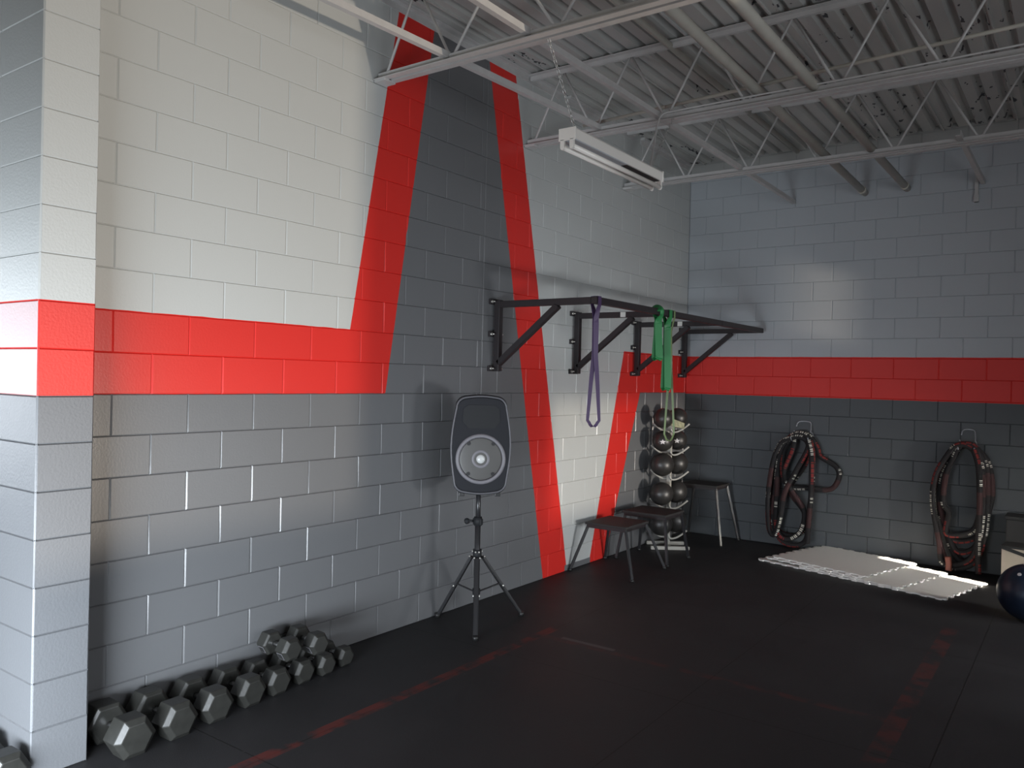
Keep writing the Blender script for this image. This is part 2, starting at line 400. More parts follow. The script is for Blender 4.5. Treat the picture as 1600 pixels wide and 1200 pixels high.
# corrugated deck
bm = bmesh.new(); xs = []
x = -9.2
seams = [0.18+.61*k for k in range(0, 14)]
prof = []
p = 0.1524; x0 = 0.012
k = 0; xx = x0-math.ceil((9.2)/p)*p
while xx < XR:
    prof += [(xx, 0.0), (xx+.088, 0.0), (xx+.108, .042), (xx+.132, .042)]
    xx += p
prof.append((xx, 0))
rows = []
ys = [YF, 1.0, 1.74, 2.7, 3.46, 4.3, 5.17, 6.0, YB-.03]
for y in ys: rows.append([bm.verts.new((a, y, ZD+h+random.uniform(-.001, .001))) for a, h in prof])
for r0, r1 in zip(rows[:-1], rows[1:]):
    for i in range(len(prof)-1): bm.faces.new((r0[i], r0[i+1], r1[i+1], r1[i]))
for s in seams: box(bm, s, s+.012, YF, YB-.02, ZD-.016, ZD+.01)
box(bm, -9.2, XR, YF, YB, 4.42, 4.5)
ceil_ = struct(obj('ceiling', bm, 'deck'))
# ledger angle where the deck meets the left wall
bm = bmesh.new()
for a, b in ((-0.2, 3.93), (4.05, 5.35), (5.5, 6.7)):
    box(bm, 0.0, 0.045, a, b, 4.245, 4.268)
    box(bm, 0.0, 0.006, a, b, 4.2, 4.245)
struct(obj('trim_1', bm, 'steel'))

# ------------------------------------------------------------------ joists
def joist(y, label, ph, half=.305):
    t = thing('steel_joist', label, 'joist', (0, y, 0), group='open web joists under the deck')
    bm = bmesh.new()
    for s in (-1, 1):
        a, b_ = (s*.008, s*.055); lo, hi = min(a, b_), max(a, b_)
        box(bm, 0.02, XR, lo, hi, 4.243, 4.249); a2 = s*.008; box(bm, 0.02, XR, min(a2, a2+s*.005), max(a2, a2+s*.005), 4.21, 4.243)
    obj('top_chord', bm, 'steel', t)
    bm = bmesh.new()
    for s in (-1, 1):
        a, b_ = (s*.012, s*.060); box(bm, 0.006, XR, min(a, b_), max(a, b_), 3.668, 3.674)
        box(bm, 0.006, XR, min(a, a+s*.005), max(a, a+s*.005), 3.674, 3.722)
    box(bm, 0.006, 0.10, -.05, .05, 3.655, 3.668)
    obj('bottom_chord', bm, 'steel', t)
    # zig-zag web, each rod a part
    xs_ = []; x = ph; top = True
    if ph > .1: xs_.append((0.06, 3.69, ph, 4.23))
    while x < XR-.4:
        nx = x+(.30 if len(xs_) == 1 else half)
        xs_.append((x, 4.23 if top else 3.69, nx, 3.69 if top else 4.23)); top = not top; x = nx
    for a, za, b_, zb in xs_:
        bm = bmesh.new(); cyl(bm, (a, 0, za), (b_, 0, zb), .0095, 8); obj('web_rod', bm, 'steel', t, smooth=False)
    return t
joist(1.74, 'grey open web steel joist nearest the camera, crossing above the red and grey stripe', 0.32, .385)
joist(3.46, 'second grey open web joist, the one the white lamp hangs below', 0.335)
joist(5.17, 'farthest grey open web joist, closest to the back wall', 0.36)
def rail(name, a, b, w_, h_, label, cat, group=None, mat='steel'):
    a = Vector(a); b = Vector(b); bm = bmesh.new()
    s, u = frame_of(b-a)
    # L angle: two thin legs
    bar(bm, a, b, w_, .005); bar(bm, a+s*(w_/2-.002)+u*h_/2, b+s*(w_/2-.002)+u*h_/2, .005, h_)
    return tag(obj(name, bm, mat), label, cat, group)
rail('bridging_angle', (0.50, 0.0, 3.70), (0.69, 3.46, 3.70), .036, .036, 'thin grey angle along the left wall, under the nearest joist', 'ceiling brace')
rail('bridging_angle', (1.2, -0.6, 3.70), (1.2, YB-.01, 3.70), .036, .036, 'long thin grey angle beneath all three joists, left of the two round pipes', 'ceiling brace')
rail('bridging_angle', (2.97, 5.0, 3.70), (2.97, YB-.01, 3.70), .038, .038, 'short grey angle from the farthest joist to the back wall, right of the pipes', 'ceiling brace')
bm = bmesh.new(); box(bm, 2.905, 2.935, YB-.035, YB-.0, 3.53, 3.81); box(bm, 2.900, 2.940, YB-.04, YB, 3.53, 3.60)
tag(obj('conduit_stub', bm, 'steel'), 'short vertical grey stub fixed to the back wall under the deck, at upper right', 'conduit')
def pipe(pts, r, label, name='ceiling_pipe', cat='pipe', group=None, couplings=()):
    t = thing(name, label, cat, pts[0], group=group); o = Vector(pts[0]); bm = bmesh.new()
    tube(bm, [Vector(p)-o for p in pts], r, 18); obj('pipe_run', bm, 'pipe', t, smooth=False)
    for q in couplings:
        a = Vector(pts[0]).lerp(Vector(pts[-1]), q)-o; d = (Vector(pts[-1])-Vector(pts[0])).normalized()
        bm = bmesh.new(); cyl(bm, a-d*.03, a+d*.03, r*1.18, 18); obj('coupling', bm, 'pipe', t)
    return t
pipe([(1.918, -2.6, 3.87), (1.918, YB-.005, 3.735)], .034, 'left of the two thick round painted pipes running to the back wall under the deck', couplings=(.985,), group='round ceiling pipes')
pipe([(2.313, -2.6, 3.715), (2.313, YB-.005, 3.735)], .034, 'right of the two thick round painted pipes running to the back wall under the deck', couplings=(.985,), group='round ceiling pipes')
pipe([(1.28, -2.6, 4.225), (1.26, 6.66, 4.225)], .024, 'dim pipe tucked tight under the deck, its open end stopping short of the back wall')
pipe([(0.49, 3.53, 3.785), (XR-.01, 3.53, 3.985)], .013, 'slender straight conduit running just above the lower chord of the second joist', 'conduit', 'conduit', couplings=(.12,))
# cable along the joist that drops down to the lamp
pts = [(6.0, 3.40, 3.76), (3.1, 3.40, 3.722), (1.9, 3.40, 3.722), (1.36, 3.40, 3.72), (1.26, 3.37, 3.70), (1.24, 3.33, 3.62), (1.26, 3.25, 3.48), (1.30, 3.14, 3.34), (1.325, 3.05, 3.225)]
bm = bmesh.new(); tube(bm, smooth_path(pts, 6), .0065, 8)
tag(obj('lamp_cable', bm, 'steel'), 'thin grey cable following the second joist and curving down to the white lamp', 'cable')

# ------------------------------------------------------------------ fluorescent lamp
L0 = Vector((1.325, 1.975, 3.152)); LL = 1.17
lamp = thing('fluorescent_lamp', 'white two-tube fluorescent strip lamp, unlit, hanging on chains below the ceiling', 'lamp', L0)
bm = bmesh.new(); prism(bm, [(-.052, .0), (-.056, .055), (-.05, .065), (.05, .065), (.056, .055), (.052, 0)], 0, LL, 'xz')
obj('housing', bm, 'lampwhite', lamp)
bm = bmesh.new(); box(bm, -.05, .05, .01, LL*.55, -.006, 0.0); obj('wireway_cover', bm, 'lampgrey', lamp)['label'] = 'pale grey underside cover'
bm = bmesh.new(); box(bm, -.04, .04, LL*.55, LL-.02, -.004, .0); obj('ballast', bm, 'lampdark', lamp)['label'] = 'dark open ballast bay'
for yy in (0, LL):
    s = -1 if yy == 0 else 1
    bm = bmesh.new(); box(bm, -.058, .058, min(yy, yy+s*.012), max(yy, yy+s*.012), -.006, .068, .003); obj('end_cap', bm, 'lampwhite', lamp)
    for xx in (-.032, .032):
        bm = bmesh.new(); pr_ = [(xx-.013, 0), (xx-.013, -.045), (xx-.009, -.055), (xx, -.059), (xx+.009, -.055), (xx+.013, -.045), (xx+.013, 0)]
        prism(bm, pr_, yy+s*.012, yy-s*.006, 'xz'); obj('lamp_holder', bm, 'lampwhite', lamp)
for xx in (-.032, .032):
    bm = bmesh.new(); cyl(bm, (xx, .006, -.040), (xx, LL-.006, -.040), .0155, 16); obj('tube', bm, 'tube', lamp, smooth=False)
def chain(a, b, label):
    a = Vector(a); b = Vector(b); n = int((b-a).length/.028); d = (b-a).normalized(); s, u = frame_of(d, Vector((1, 0, 0))); bm = bmesh.new()
    for i in range(n):
        c = a+(b-a)*((i+.5)/n); w1 = s if i % 2 else u
        pts = [c+d*.0185*math.cos(t)+w1*.008*math.sin(t) for t in (2*PI*k/10 for k in range(10))]
        tube(bm, pts, .0022, 5, closed=True)
    return obj('hanging_chain', bm, 'galv', lamp)
c1 = chain((1.315-L0.x, 1.76-L0.y, 3.67-L0.z), (0, .09, .066), '')
c2 = chain((1.33-L0.x, 3.40-L0.y, 3.67-L0.z), (0, LL-.09, .066), '')

# ------------------------------------------------------------------ pull up rig
rig = thing('pull_up_rig', 'black steel wall-mounted pull-up rig with four triangular brackets and a long front bar', 'pull-up rig', (0, 4.85, 1.8))
RO = Vector((0, 4.85, 1.8)); XE = 0.92; ZA = 2.325
YBR = [3.05, 4.26, 5.46, 6.64]
def rp(v): return Vector(v)-RO
for i, y in enumerate(YBR):
    bm = bmesh.new(); box(bm, .02, .07, y-.025-RO.y, y+.025-RO.y, 1.80-RO.z, 2.36-RO.z, .004); obj('wall_post', bm, 'blacksteel', rig)
    bm = bmesh.new(); bar(bm, rp((.07, y, ZA)), rp((XE-.025, y, ZA)), .05, .05, .004); obj('arm', bm, 'blacksteel', rig)
    bm = bmesh.new(); bar(bm, rp((.055, y, 1.86)), rp((.60, y, 2.30)), .046, .05, .004, up=Vector((0, 1, 0))); obj('brace', bm, 'blacksteel', rig)
    if i in (1, 2):
        bm = bmesh.new(); box(bm, .49, .54, y-.027-RO.y, y-.0252-RO.y, ZA-.022-RO.z, ZA+.022-RO.z); obj('sticker', bm, 'sticker', rig)['label'] = 'small white square sticker'
    for z in (2.345, 2.09, 1.82):
        bm = bmesh.new(); box(bm, .0, .018, y-.075-RO.y, y+.075-RO.y, z-.022-RO.z, z+.022-RO.z, .003)
        pl = obj('mounting_plate', bm, 'blacksteel', rig)
        for s in (-1, 1):
            bm = bmesh.new(); q = rp((0, y+s*.055, z)); cyl(bm, q+Vector((.016, 0, 0)), q+Vector((.028, 0, 0)), .013, 6); cyl(bm, q+Vector((.028, 0, 0)), q+Vector((.05, 0, 0)), .006, 8)
            obj('bolt', bm, 'bolt', pl)
for a, b_ in zip(YBR[:-1], YBR[1:]):
    bm = bmesh.new(); bar(bm, rp((XE, a+(.0 if a > 3.1 else -.025), ZA)), rp((XE, b_+(0 if b_ < 6.5 else .025), ZA)), .05, .05, .003); obj('pull_up_bar', bm, 'blacksteel', rig)

def ribbon(bm, pts, widths, th, wdir):
    """closed flat strap through pts; wdir width direction per point"""
    N = len(pts); rings = []
    for i in range(N):
        d = (pts[(i+1) % N]-pts[i-1]).normalized(); wd = wdir[i] if isinstance(wdir, list) else wdir
        wd = (wd-d*wd.dot(d)).normalized(); n_ = d.cross(wd).normalized(); W = widths[i] if isinstance(widths, list) else widths
        rings.append([bm.verts.new(pts[i]+wd*a*W/2+n_*b*th/2) for a, b in ((-1, -1), (1, -1), (1, 1), (-1, 1))])
    for i in range(N):
        A, B = rings[i], rings[(i+1) % N]
        for k in range(4): bm.faces.new((A[k], A[(k+1) % 4], B[(k+1) % 4], B[k]))
def band_loop(name, mat, y, ztop, zbot, wd, sep, label, cat='resistance band', x=XE, twist=0, botsep=.05, side=0.0, wbot=None, tw_at=.35, yb=None, hw=.0276):
    """loop draped over the square bar at (x,y) and hanging down"""
    top = [( hw, -.03), (hw, .0), (hw, .0285), (0, .0300), (-hw, .0285), (-hw, 0), (-hw, -.03)]
    pts = []; wid = []; wdir = []
    H = ztop-zbot; N = 26; yb = y if yb is None else yb
    def yy(t): return y+(yb-y)*t
    for dx, dz in top: pts.append(Vector((x+dx, y, ztop+dz))); wid.append(wd); wdir.append(Vector((0, 1, 0)))
    def strand(sg, ts):
        for t in ts:
            ang = twist*max(0, min(1, (t-tw_at)/.35))
            spread = hw*(1-min(1, t*9))+.004+sep*.2*t+botsep*.5*max(0, (t-.45)/.55)**.8
            sv = Vector((sg*spread*math.cos(ang*.5)*.8, sg*spread*math.sin(ang*.5)+0.0, 0))
            pts.append(Vector((x, yy(t), ztop-.03-t*(H-.03-botsep*.6)))+sv); W = wd+((wbot or wd)-wd)*t; wid.append(W)
            wdir.append(Vector((math.sin(ang*.5+side*min(1, t*6)), math.cos(ang*.5+side*min(1, t*6)), 0)))
    strand(-1, [k/N for k in range(1, N+1)])
    ang = twist*.5; rr = botsep*.5+sep*.03
    for k in range(1, 8):
        t = PI*k/8; c_ = -math.cos(t)*rr
        pts.append(Vector((x+c_*math.cos(ang)*.8, yb+c_*math.sin(ang), zbot+botsep*.6-math.sin(t)*botsep*.6))); wid.append(wbot or wd); wdir.append(Vector((math.sin(ang+side), math.cos(ang+side), 0)))
    strand(1, [k/N for k in range(N, 0, -1)])
    bm = bmesh.new(); ribbon(bm, pts, wid, .0032, wdir); o = obj(name, bm, mat); tag(o, label, cat); return o
band_loop('resistance_band', 'purple', 3.055, ZA, 1.41, .045, .05, 'purple resistance band looped over the near end of the pull-up bar', twist=.6, side=.7, botsep=.075, wbot=.022, hw=.031)
band_loop('resistance_band', 'green', 4.09, ZA, 1.93, .062, .02, 'short wide bright green resistance band over the pull-up bar, left of the long one', twist=0, side=.85, botsep=.03, hw=.031)
band_loop('resistance_band', 'green', 4.27, ZA, 1.68, .058, .02, 'wide bright green band hanging lower, right beside the short green one', twist=.0, side=.85, botsep=.03, hw=.031)
band_loop('resistance_band', 'olive', 4.345, ZA, 1.24, .030, .04, 'long thin pale olive band hanging down in front of the top medicine balls', twist=2.4, botsep=.10, wbot=.014, yb=4.36, hw=.0305, tw_at=.2)
# knot of green band around the bar
bm = bmesh.new()
kn = [Vector((XE+math.cos(t)*.040, 4.02+.05*math.sin(t*.5)+.03*t/PI, ZA+math.sin(t)*.040)) for t in (2*PI*k/20 for k in range(30))]
tube(bm, kn, .022, 8, flat=(1, .2)); o = obj('band_wrap', bm, 'green'); tag(o, 'bright green band end wrapped around the pull-up bar beside the hanging green bands', 'resistance band')

# ------------------------------------------------------------------ loudspeaker on tripod
SP = Vector((.345, 2.46, 0)); FD = Vector((.66, -.75, 0)).normalized(); ang = math.atan2(FD.y, FD.x)+PI/2   # local -Y faces FD
st = thing('speaker_stand', 'black tripod speaker stand with splayed legs at the foot of the dark grey wall', 'speaker stand', SP, 0)
bm = bmesh.new(); cyl(bm, (0, 0, .70), (0, 0, .97), .0175, 16); obj('inner_pole', bm, 'blackmetal', st)
bm = bmesh.new(); cyl(bm, (0, 0, .14), (0, 0, .72), .0205, 16); obj('outer_pole', bm, 'blackmetal', st)
bm = bmesh.new(); cyl(bm, (0, 0, .70), (0, 0, .76), .029, 16); box(bm, -.036, .036, -.014, .014, .705, .75, .004)
cl = obj('collar', bm, 'plastic', st)
bm = bmesh.new(); cyl(bm, (-.028, -.02, .73), (-.075, -.03, .73), .009, 10); ball(bm, (-.075, -.03, .725), .022, 12, 8); obj('knob', bm, 'plastic', cl)
bm = bmesh.new(); cyl(bm, (0, 0, .47), (0, 0, .53), .031, 16)
hub = obj('hub', bm, 'plastic', st)
legs = [(math.radians(-52), .355), (math.radians(189), .318), (math.radians(70), .395)]
bm = bmesh.new(); cyl(bm, (0, 0, .215), (0, 0, .25), .028, 14); obj('lower_collar', bm, 'plastic', st)
for a, r_ in legs:
    d = Vector((math.cos(a), math.sin(a), 0)); s = Vector((-d.y, d.x, 0))
    bm = bmesh.new(); bar(bm, d*.045+Vector((0, 0, .475)), d*(r_-.01)+Vector((0, 0, .022)), .034, .022, .005, up=Vector((0, 0, 1)))
    lg = obj('leg', bm, 'blackmetal', st)
    bm = bmesh.new(); e = d*r_+Vector((0, 0, .014)); cyl(bm, e-Vector((0, 0, .014)), e+Vector((0, 0, .016)), .021, 12); obj('rubber_foot', bm, 'rubber', lg)
    mid = d*(.045+(r_-.055)*.5)+Vector((0, 0, .25))
    bm = bmesh.new(); bar(bm, d*.025+Vector((0, 0, .23)), d*(.045+(r_-.055)*.46)+Vector((0, 0, .265)), .018, .006); obj('brace', bm, 'blackmetal', st)
    for q, off in ((d*.05+Vector((0, 0, .478)), .02), (d*(.045+(r_-.055)*.5)+Vector((0, 0, .25)), .02), (d*.03+Vector((0, 0, .515)), .012)):
        bm = bmesh.new()
        n_ = Vector((.61, -.79, .05))
        for sg in (-1, 1): ball(bm, q+s*sg*off, .0065, 8, 6)
        obj('rivet', bm, 'bolt', lg)
spk = thing('loudspeaker', 'large black loudspeaker with grey woofer ring standing on a tripod', 'speaker', (SP.x, SP.y, .945), ang)
def spk_outline(sc=1.0, n=10, w0=.185, wm=.225, w1=.178, h=.675, rc=.075, off=0):
    """rounded barrel outline, closed, list of (x,z)"""
    out = []
    def hw(z):
        t = z/h
        return (w1+(wm-w1)*math.sin(PI*min(1, t/.9)*.5+0) if False else 0)
    # corners then side bulge
    cs = [(w1, h, 1, 1), (-w1, h, -1, 1), (-w0, 0, -1, -1), (w0, 0, 1, -1)]
    pts = []
    # right side up
    for k in range(n+1):
        t = k/n; z = rc+(h-2*rc)*t
        base = w0+(w1-w0)*t; pts.append((base+.030*math.sin(PI*t), z))
    for k in range(1, n):
        t = k/n*PI/2; pts.append((w1-rc+rc*math.cos(t), h-rc+rc*math.sin(t)*1.0))
    for k in range(1, 6): 
        u = 1-2*k/6; pts.append(((w1-rc)*u, h+.010*(1-u*u)))
    m_ = [(-a, b) for a, b in pts[:n+1]][::-1]
    for k in range(1, n):
        t = PI/2-k/n*PI/2; pts.append((-(w1-rc+rc*math.cos(t)), h-rc+rc*math.sin(t)))
    pts += m_
    for k in range(1, n):
        t = k/n*PI/2; pts.append((-(w0-rc+rc*math.cos(t)), rc-rc*math.sin(t)))
    for k in range(1, 6):
        u = -1+2*k/6; pts.append(((w0-rc)*u, -.012*(1-u*u)))
    for k in range(1, n):
        t = PI/2-k/n*PI/2; pts.append(((w0-rc+rc*math.cos(t)), rc-rc*math.sin(t)))
    cz = h/2
    return [(a*sc, cz+(b-cz)*sc) for a, b in pts]
def loft(bm, rings, cap=True):
    R = [[bm.verts.new(p) for p in r] for r in rings]; n = len(R[0])
    for A, B in zip(R[:-1], R[1:]):
        for k in range(n): bm.faces.new((A[k], A[(k+1) % n], B[(k+1) % n], B[k]))
    if cap: bm.faces.new(R[0][::-1]); bm.faces.new(R[-1])
def ring3(sc, y, sx=1): return [Vector((a*sx, y, b)) for a, b in spk_outline(sc)]
bm = bmesh.new()
loft(bm, [ring3(.985, -.138), ring3(1.0, -.125), ring3(1.0, -.06), ring3(.97, .02, .96), ring3(.90, .12, .80), ring3(.80, .175, .62)])
obj('cabinet', bm, 'plastic', spk, smooth=True)
bm = bmesh.new(); ol = spk_outline(.965)
tube(bm, [Vector((a, -.140, b)) for a, b in ol], .0075, 8, closed=True); obj('front_rim', bm, 'rim', spk)['label'] = 'thin grey rim'
bm = bmesh.new(); loft(bm, [ring3(.94, -.1385), ring3(.93, -.146)]); obj('grille', bm, 'grille', spk)
wc = Vector((0, -.148, .240))
def lathe(bm, prof_, c, n=48):
    """profile (r, y) around local Y"""
    R = []
    for r_, y_ in prof_:
        R.append([bm.verts.new(c+Vector((r_*math.cos(t), y_, r_*math.sin(t)))) for t in (2*PI*k/n for k in range(n))])
    for A, B in zip(R[:-1], R[1:]):
        for k in range(n): bm.faces.new((A[k], A[(k+1) % n], B[(k+1) % n], B[k]))
    return R
bm = bmesh.new(); lathe(bm, [(.174, 0), (.170, -.010), (.158, -.013), (.149, -.008), (.146, .0), (.174, 0)], wc); obj('woofer_ring', bm, 'ring', spk, smooth=True)['label'] = 'light grey woofer ring'
bm = bmesh.new(); R0 = lathe(bm, [(.144, -.001), (.130, -.0035), (.07, -.0015), (.048, -.003)], wc); bm.faces.new(R0[-1]); obj('woofer_cone', bm, 'cone', spk, smooth=True)
bm = bmesh.new(); lathe(bm, [(.062, -.003), (.058, -.006), (.05, -.0065), (.045, -.004)], wc); obj('cone_ring', bm, 'ring', spk, smooth=True)
bm = bmesh.new(); R0 = lathe(bm, [(.03, -.003), (.026, -.010), (.016, -.015), (.006, -.017)], wc); bm.faces.new(R0[-1]); obj('dust_cap', bm, 'cap', spk, smooth=True)['label'] = 'pale shiny dust cap'
bm = bmesh.new()
hp = [(-.13, .50), (-.125, .585), (-.09, .612), (.09, .612), (.125, .585), (.13, .50), (.09, .452), (-.09, .452)]
prism(bm, hp, -.146, -.150, 'xz'); obj('horn_panel', bm, 'plastic', spk)
for a, b in ((-.085, .125), (.085, .125), (-.085, -.12), (.085, -.12)):
    bm = bmesh.new(); c = wc+Vector((a, -.002, b*.85)); cyl(bm, c, c+Vector((0, -.006, 0)), .013, 12); obj('screw_cap', bm, 'blackmetal', spk)
for sx in (-1, 1):
    bm = bmesh.new(); box(bm, sx*.125-.02, sx*.125+.02, -.12, -.06, -.022, .006, .004); obj('foot', bm, 'rubber', spk)
bm = bmesh.new(); cyl(bm, (0, 0, -.008), (0, 0, .03), .026, 14); obj('pole_socket', bm, 'plastic', spk)

# ------------------------------------------------------------------ dumbbells
def hexhead(bm, x0, x1, R, ch=.022, out=1, rot=0.0):
    """hex prism along X with a chamfered end on the side 'out'"""
    def ring_(x, r): return [bm.verts.new((x, r*math.cos(rot+PI/3*k), r*math.sin(rot+PI/3*k))) for k in range(6)]
    seq = [(x0, R*.72), (x0+ch*.9, R), (x1-ch*.5, R), (x1, R*.82)] if out < 0 else [(x0, R*.82), (x0+ch*.5, R), (x1-ch*.9, R), (x1, R*.72)]
    rs = [ring_(a, r) for a, r in seq]
    for A, B in zip(rs[:-1], rs[1:]):
        for k in range(6): bm.faces.new((A[k], A[(k+1) % 6], B[(k+1) % 6], B[k]))
    bm.faces.new(rs[0][::-1]); bm.faces.new(rs[-1])
    bmesh.ops.bevel(bm, geom=bm.edges[:], offset=.0025, segments=1, affect='EDGES')
def dumbbell(R, Ln, loc, rz, label, roll=0.0, group='hex dumbbells against the left wall', plate=False):
    t = thing('hex_dumbbell', label, 'dumbbell', loc, rz, group)
    hl = Ln*.335
    for s in (-1, 1):
        bm = bmesh.new()
        if s < 0: hexhead(bm, -Ln/2, -Ln/2+hl, R, out=-1, rot=roll)
        else: hexhead(bm, Ln/2-hl, Ln/2, R, out=1, rot=roll)
        hd = obj('head', bm, 'hexface', t)
        if plate:
            a = math.radians(210)+roll; n_ = Vector((0, math.cos(a), math.sin(a))); tv = Vector((0, -math.sin(a), math.cos(a))); c_ = Vector((s*(Ln/2-hl*.55), 0, 0))+n_*R*.866
            bm = bmesh.new(); bar(bm, c_-tv*R*.30, c_+tv*R*.30, hl*.5, .002, up=n_); obj('plate_frame', bm, 'ring', hd)
            bm = bmesh.new(); bar(bm, c_-tv*R*.25+n_*.001, c_+tv*R*.25+n_*.001, hl*.42, .002, up=n_); obj('number_plate', bm, 'boxblack', hd)
    bm = bmesh.new(); h = Ln/2-hl+.004
    tube(bm, [(-h, 0, 0), (-h*.6, 0, 0), (0, 0, 0), (h*.6, 0, 0), (h, 0, 0)], [.014, .0155, .018, .0155, .014], 16); obj('handle', bm, 'chrome', t)['label'] = 'chrome handle'
    return t
FR = [(.400, -.062, .100), (.385, .165, .096), (.365, .388, .092), (.340, .606, .088), (.322, .795, .080), (.300, .985, .074), (.300, 1.148, .068), (.275, 1.318, .064)]
ordn = ['largest hex dumbbell on the floor, nearest the grey pier', 'second dumbbell on the floor counted from the grey pier', 'third dumbbell on the floor counted from the grey pier',
        'fourth dumbbell on the floor from the pier, just left of the upper ones', 'fifth dumbbell on the floor, under the left upper dumbbell', 'sixth dumbbell on the floor, between and under the two upper ones',
        'seventh dumbbell on the floor, last but one in the row', 'smallest hex dumbbell on the floor, at the far right end of the row']
for (fx, y, R), lb in zip(FR, ordn):
    Ln = fx-.03; c = R*math.sin(PI/3)
    dumbbell(R, Ln, (.03+Ln/2, y, c+.0005), random.uniform(-.03, .03), lb)
dumbbell(.070, .27, (.175, .888, .2175), -.04, 'left of the two hex dumbbells stacked on top of the floor row', 0, plate=True)
dumbbell(.068, .28, (.185, 1.078, .206), -.10, 'right of the two hex dumbbells stacked on top of the floor row', 0, plate=True)
dumbbell(.090, .34, (.125, -.548, .0785), 0.04, 'hex dumbbell on the floor left of the grey pier, cut by the photo corner', 0, group=None)

# ------------------------------------------------------------------ stools / plyometric platforms
def platform(x0, x1, y0, y1, h, splay, label, left_in=True):
    cx, cy = (x0+x1)/2, (y0+y1)/2; t = thing('plyo_platform', label, 'platform', (cx, cy, 0), 0, 'black steel jump platforms')
    hx, hy = (x1-x0)/2, (y1-y0)/2
    bm = bmesh.new(); box(bm, -hx, hx, -hy, hy, h-.022, h, .004); obj('top', bm, 'benchtop', t)
    bm = bmesh.new()
    for s in (-1, 1):
        box(bm, -hx+.01, hx-.01, s*(hy-.025)-.012, s*(hy-.025)+.012, h-.05, h-.022); box(bm, s*(hx-.025)-.012, s*(hx-.025)+.012, -hy+.03, hy-.03, h-.05, h-.022)
    obj('frame', bm, 'blacksteel', t)
    for sx in (-1, 1):
        for sy in (-1, 1):
            ex = sx*(hx+splay); 
            if sx < 0: ex = max(ex, -cx+.02)
            bm = bmesh.new(); bar(bm, (sx*(hx-.02), sy*(hy-.03), h-.03), (ex, sy*(hy+splay*.8), .012), .024, .024, .003)
            lg = obj('leg', bm, 'blackmetal', t)
            bm = bmesh.new(); e = Vector((ex, sy*(hy+splay*.8), 0)); cyl(bm, e, e+Vector((0, 0, .02)), .02, 10); obj('rubber_foot', bm, 'rubber', lg)
    return t
platform(.11, .53, 4.36, 4.82, .445, .12, 'near low black platform with splayed legs, standing by the white wedge on the left wall')
platform(.14, .60, 5.03, 5.46, .475, .04, 'middle black platform, slightly taller, standing in front of the medicine ball rack')
platform(.19, .61, 6.28, 6.66, .635, .085, 'tallest black platform, in the dark corner against the back wall')

# ------------------------------------------------------------------ medicine ball rack
RC = Vector((.255, 5.84, 0)); D = Vector((.81, .585, 0)); Nn = Vector((.585, -.81, 0))    # D runs across the picture, Nn toward the viewer
rk = thing('medicine_ball_rack', 'grey steel tree rack holding black medicine balls near the back corner', 'ball rack', RC)
bm = bmesh.new(); box(bm, -.02, .02, -.02, .02, .03, 1.29, .003); obj('post', bm, 'grey_steel', rk)
for s in (-1, 1):
    bm = bmesh.new(); bar(bm, D*-.2+Nn*s*.13+Vector((0, 0, .02)), D*.2+Nn*s*.13+Vector((0, 0, .02)), .05, .035, .003); obj('base_foot', bm, 'grey_steel', rk)
bm = bmesh.new(); bar(bm, Nn*-.13+Vector((0, 0, .02)), Nn*.13+Vector((0, 0, .02)), .045, .03, .003); obj('base_beam', bm, 'grey_steel', rk)
tiers = [1.225, .985, .725, .42, .105]
for k, z in enumerate(tiers):
    right = [Nn*.03+Vector((0, 0, z+.035)), D*.02+Nn*.035+Vector((0, 0, z-.004)), D*.07+Nn*.04+Vector((0, 0, z)), D*.13+Nn*.05+Vector((0, 0, z+.035)), D*.19+Nn*.055+Vector((0, 0, z+.085))]
    left = [D*-.02+Nn*-.035+Vector((0, 0, z-.004)), D*-.07+Nn*-.04+Vector((0, 0, z)), D*-.13+Nn*-.045+Vector((0, 0, z+.035)), D*-.19+Nn*-.05+Vector((0, 0, z+.085))]
    if k == 0: left = [q+Nn*.08 for q in left]
    for pts in (right, left):
        bm = bmesh.new(); tube(bm, smooth_path(pts, 4), .010, 10); obj('cradle_arm', bm, 'grey_steel', rk)
bm = None
def medball(c, r, label, logo=False, grip=False, grp='medicine balls on the tree rack'):
    bm = bmesh.new(); ball(bm, (0, 0, 0), r, 32, 18)
    t = obj('medicine_ball', bm, 'ballr', smooth=True, loc=c); tag(t, label, 'medicine ball', grp)
    if logo:
        toc = (Vector((3.84, -2.03, 1.75))-Vector(c)).normalized(); s, u = frame_of(toc); s = -s
        bm = bmesh.new()
        star = []
        for k in range(10):
            a = PI/2+k*PI/5; rr = r*(.26 if k % 2 == 0 else .12)
            star.append((rr*math.cos(a)*1.2, rr*math.sin(a)-.1*r))
        ctr = bm.verts.new(toc*(r*1.012)+u*(-.1*r)); vs = []
        for a, b in star:
            p_ = s*a+u*b; p_ = p_+toc*math.sqrt(max(0, r*r-p_.length_squared)); vs.append(bm.verts.new(p_*1.006))
        for k in range(10): bm.faces.new((ctr, vs[k], vs[(k+1) % 10]))
        obj('printed_mark', bm, 'logo', t)['label'] = 'white printed star-shaped mark'
    return t
names = [('top', 1.225), ('second', .985), ('third', .725), ('fourth', .42), ('bottom', .105)]
rad = [.105, .108, .122, .122, .122]
for (nm, z), r in zip(names, rad):
    rowl = {'top': 'top', 'second': 'second highest', 'third': 'middle', 'fourth': 'second lowest', 'bottom': 'lowest'}[nm]
    for s in (-1, 1):
        c = RC+D*(s*(.096))+Nn*(0.104*(-s)); c.z = z+r+.035 if nm != 'x' else z
        if c.x < r+.006: c.x = r+.006
        medball(c, r, 'black medicine ball on the %s tier of the rack, %s side of the post' % (rowl, 'left' if s < 0 else 'right'), logo=(nm == 'second'))
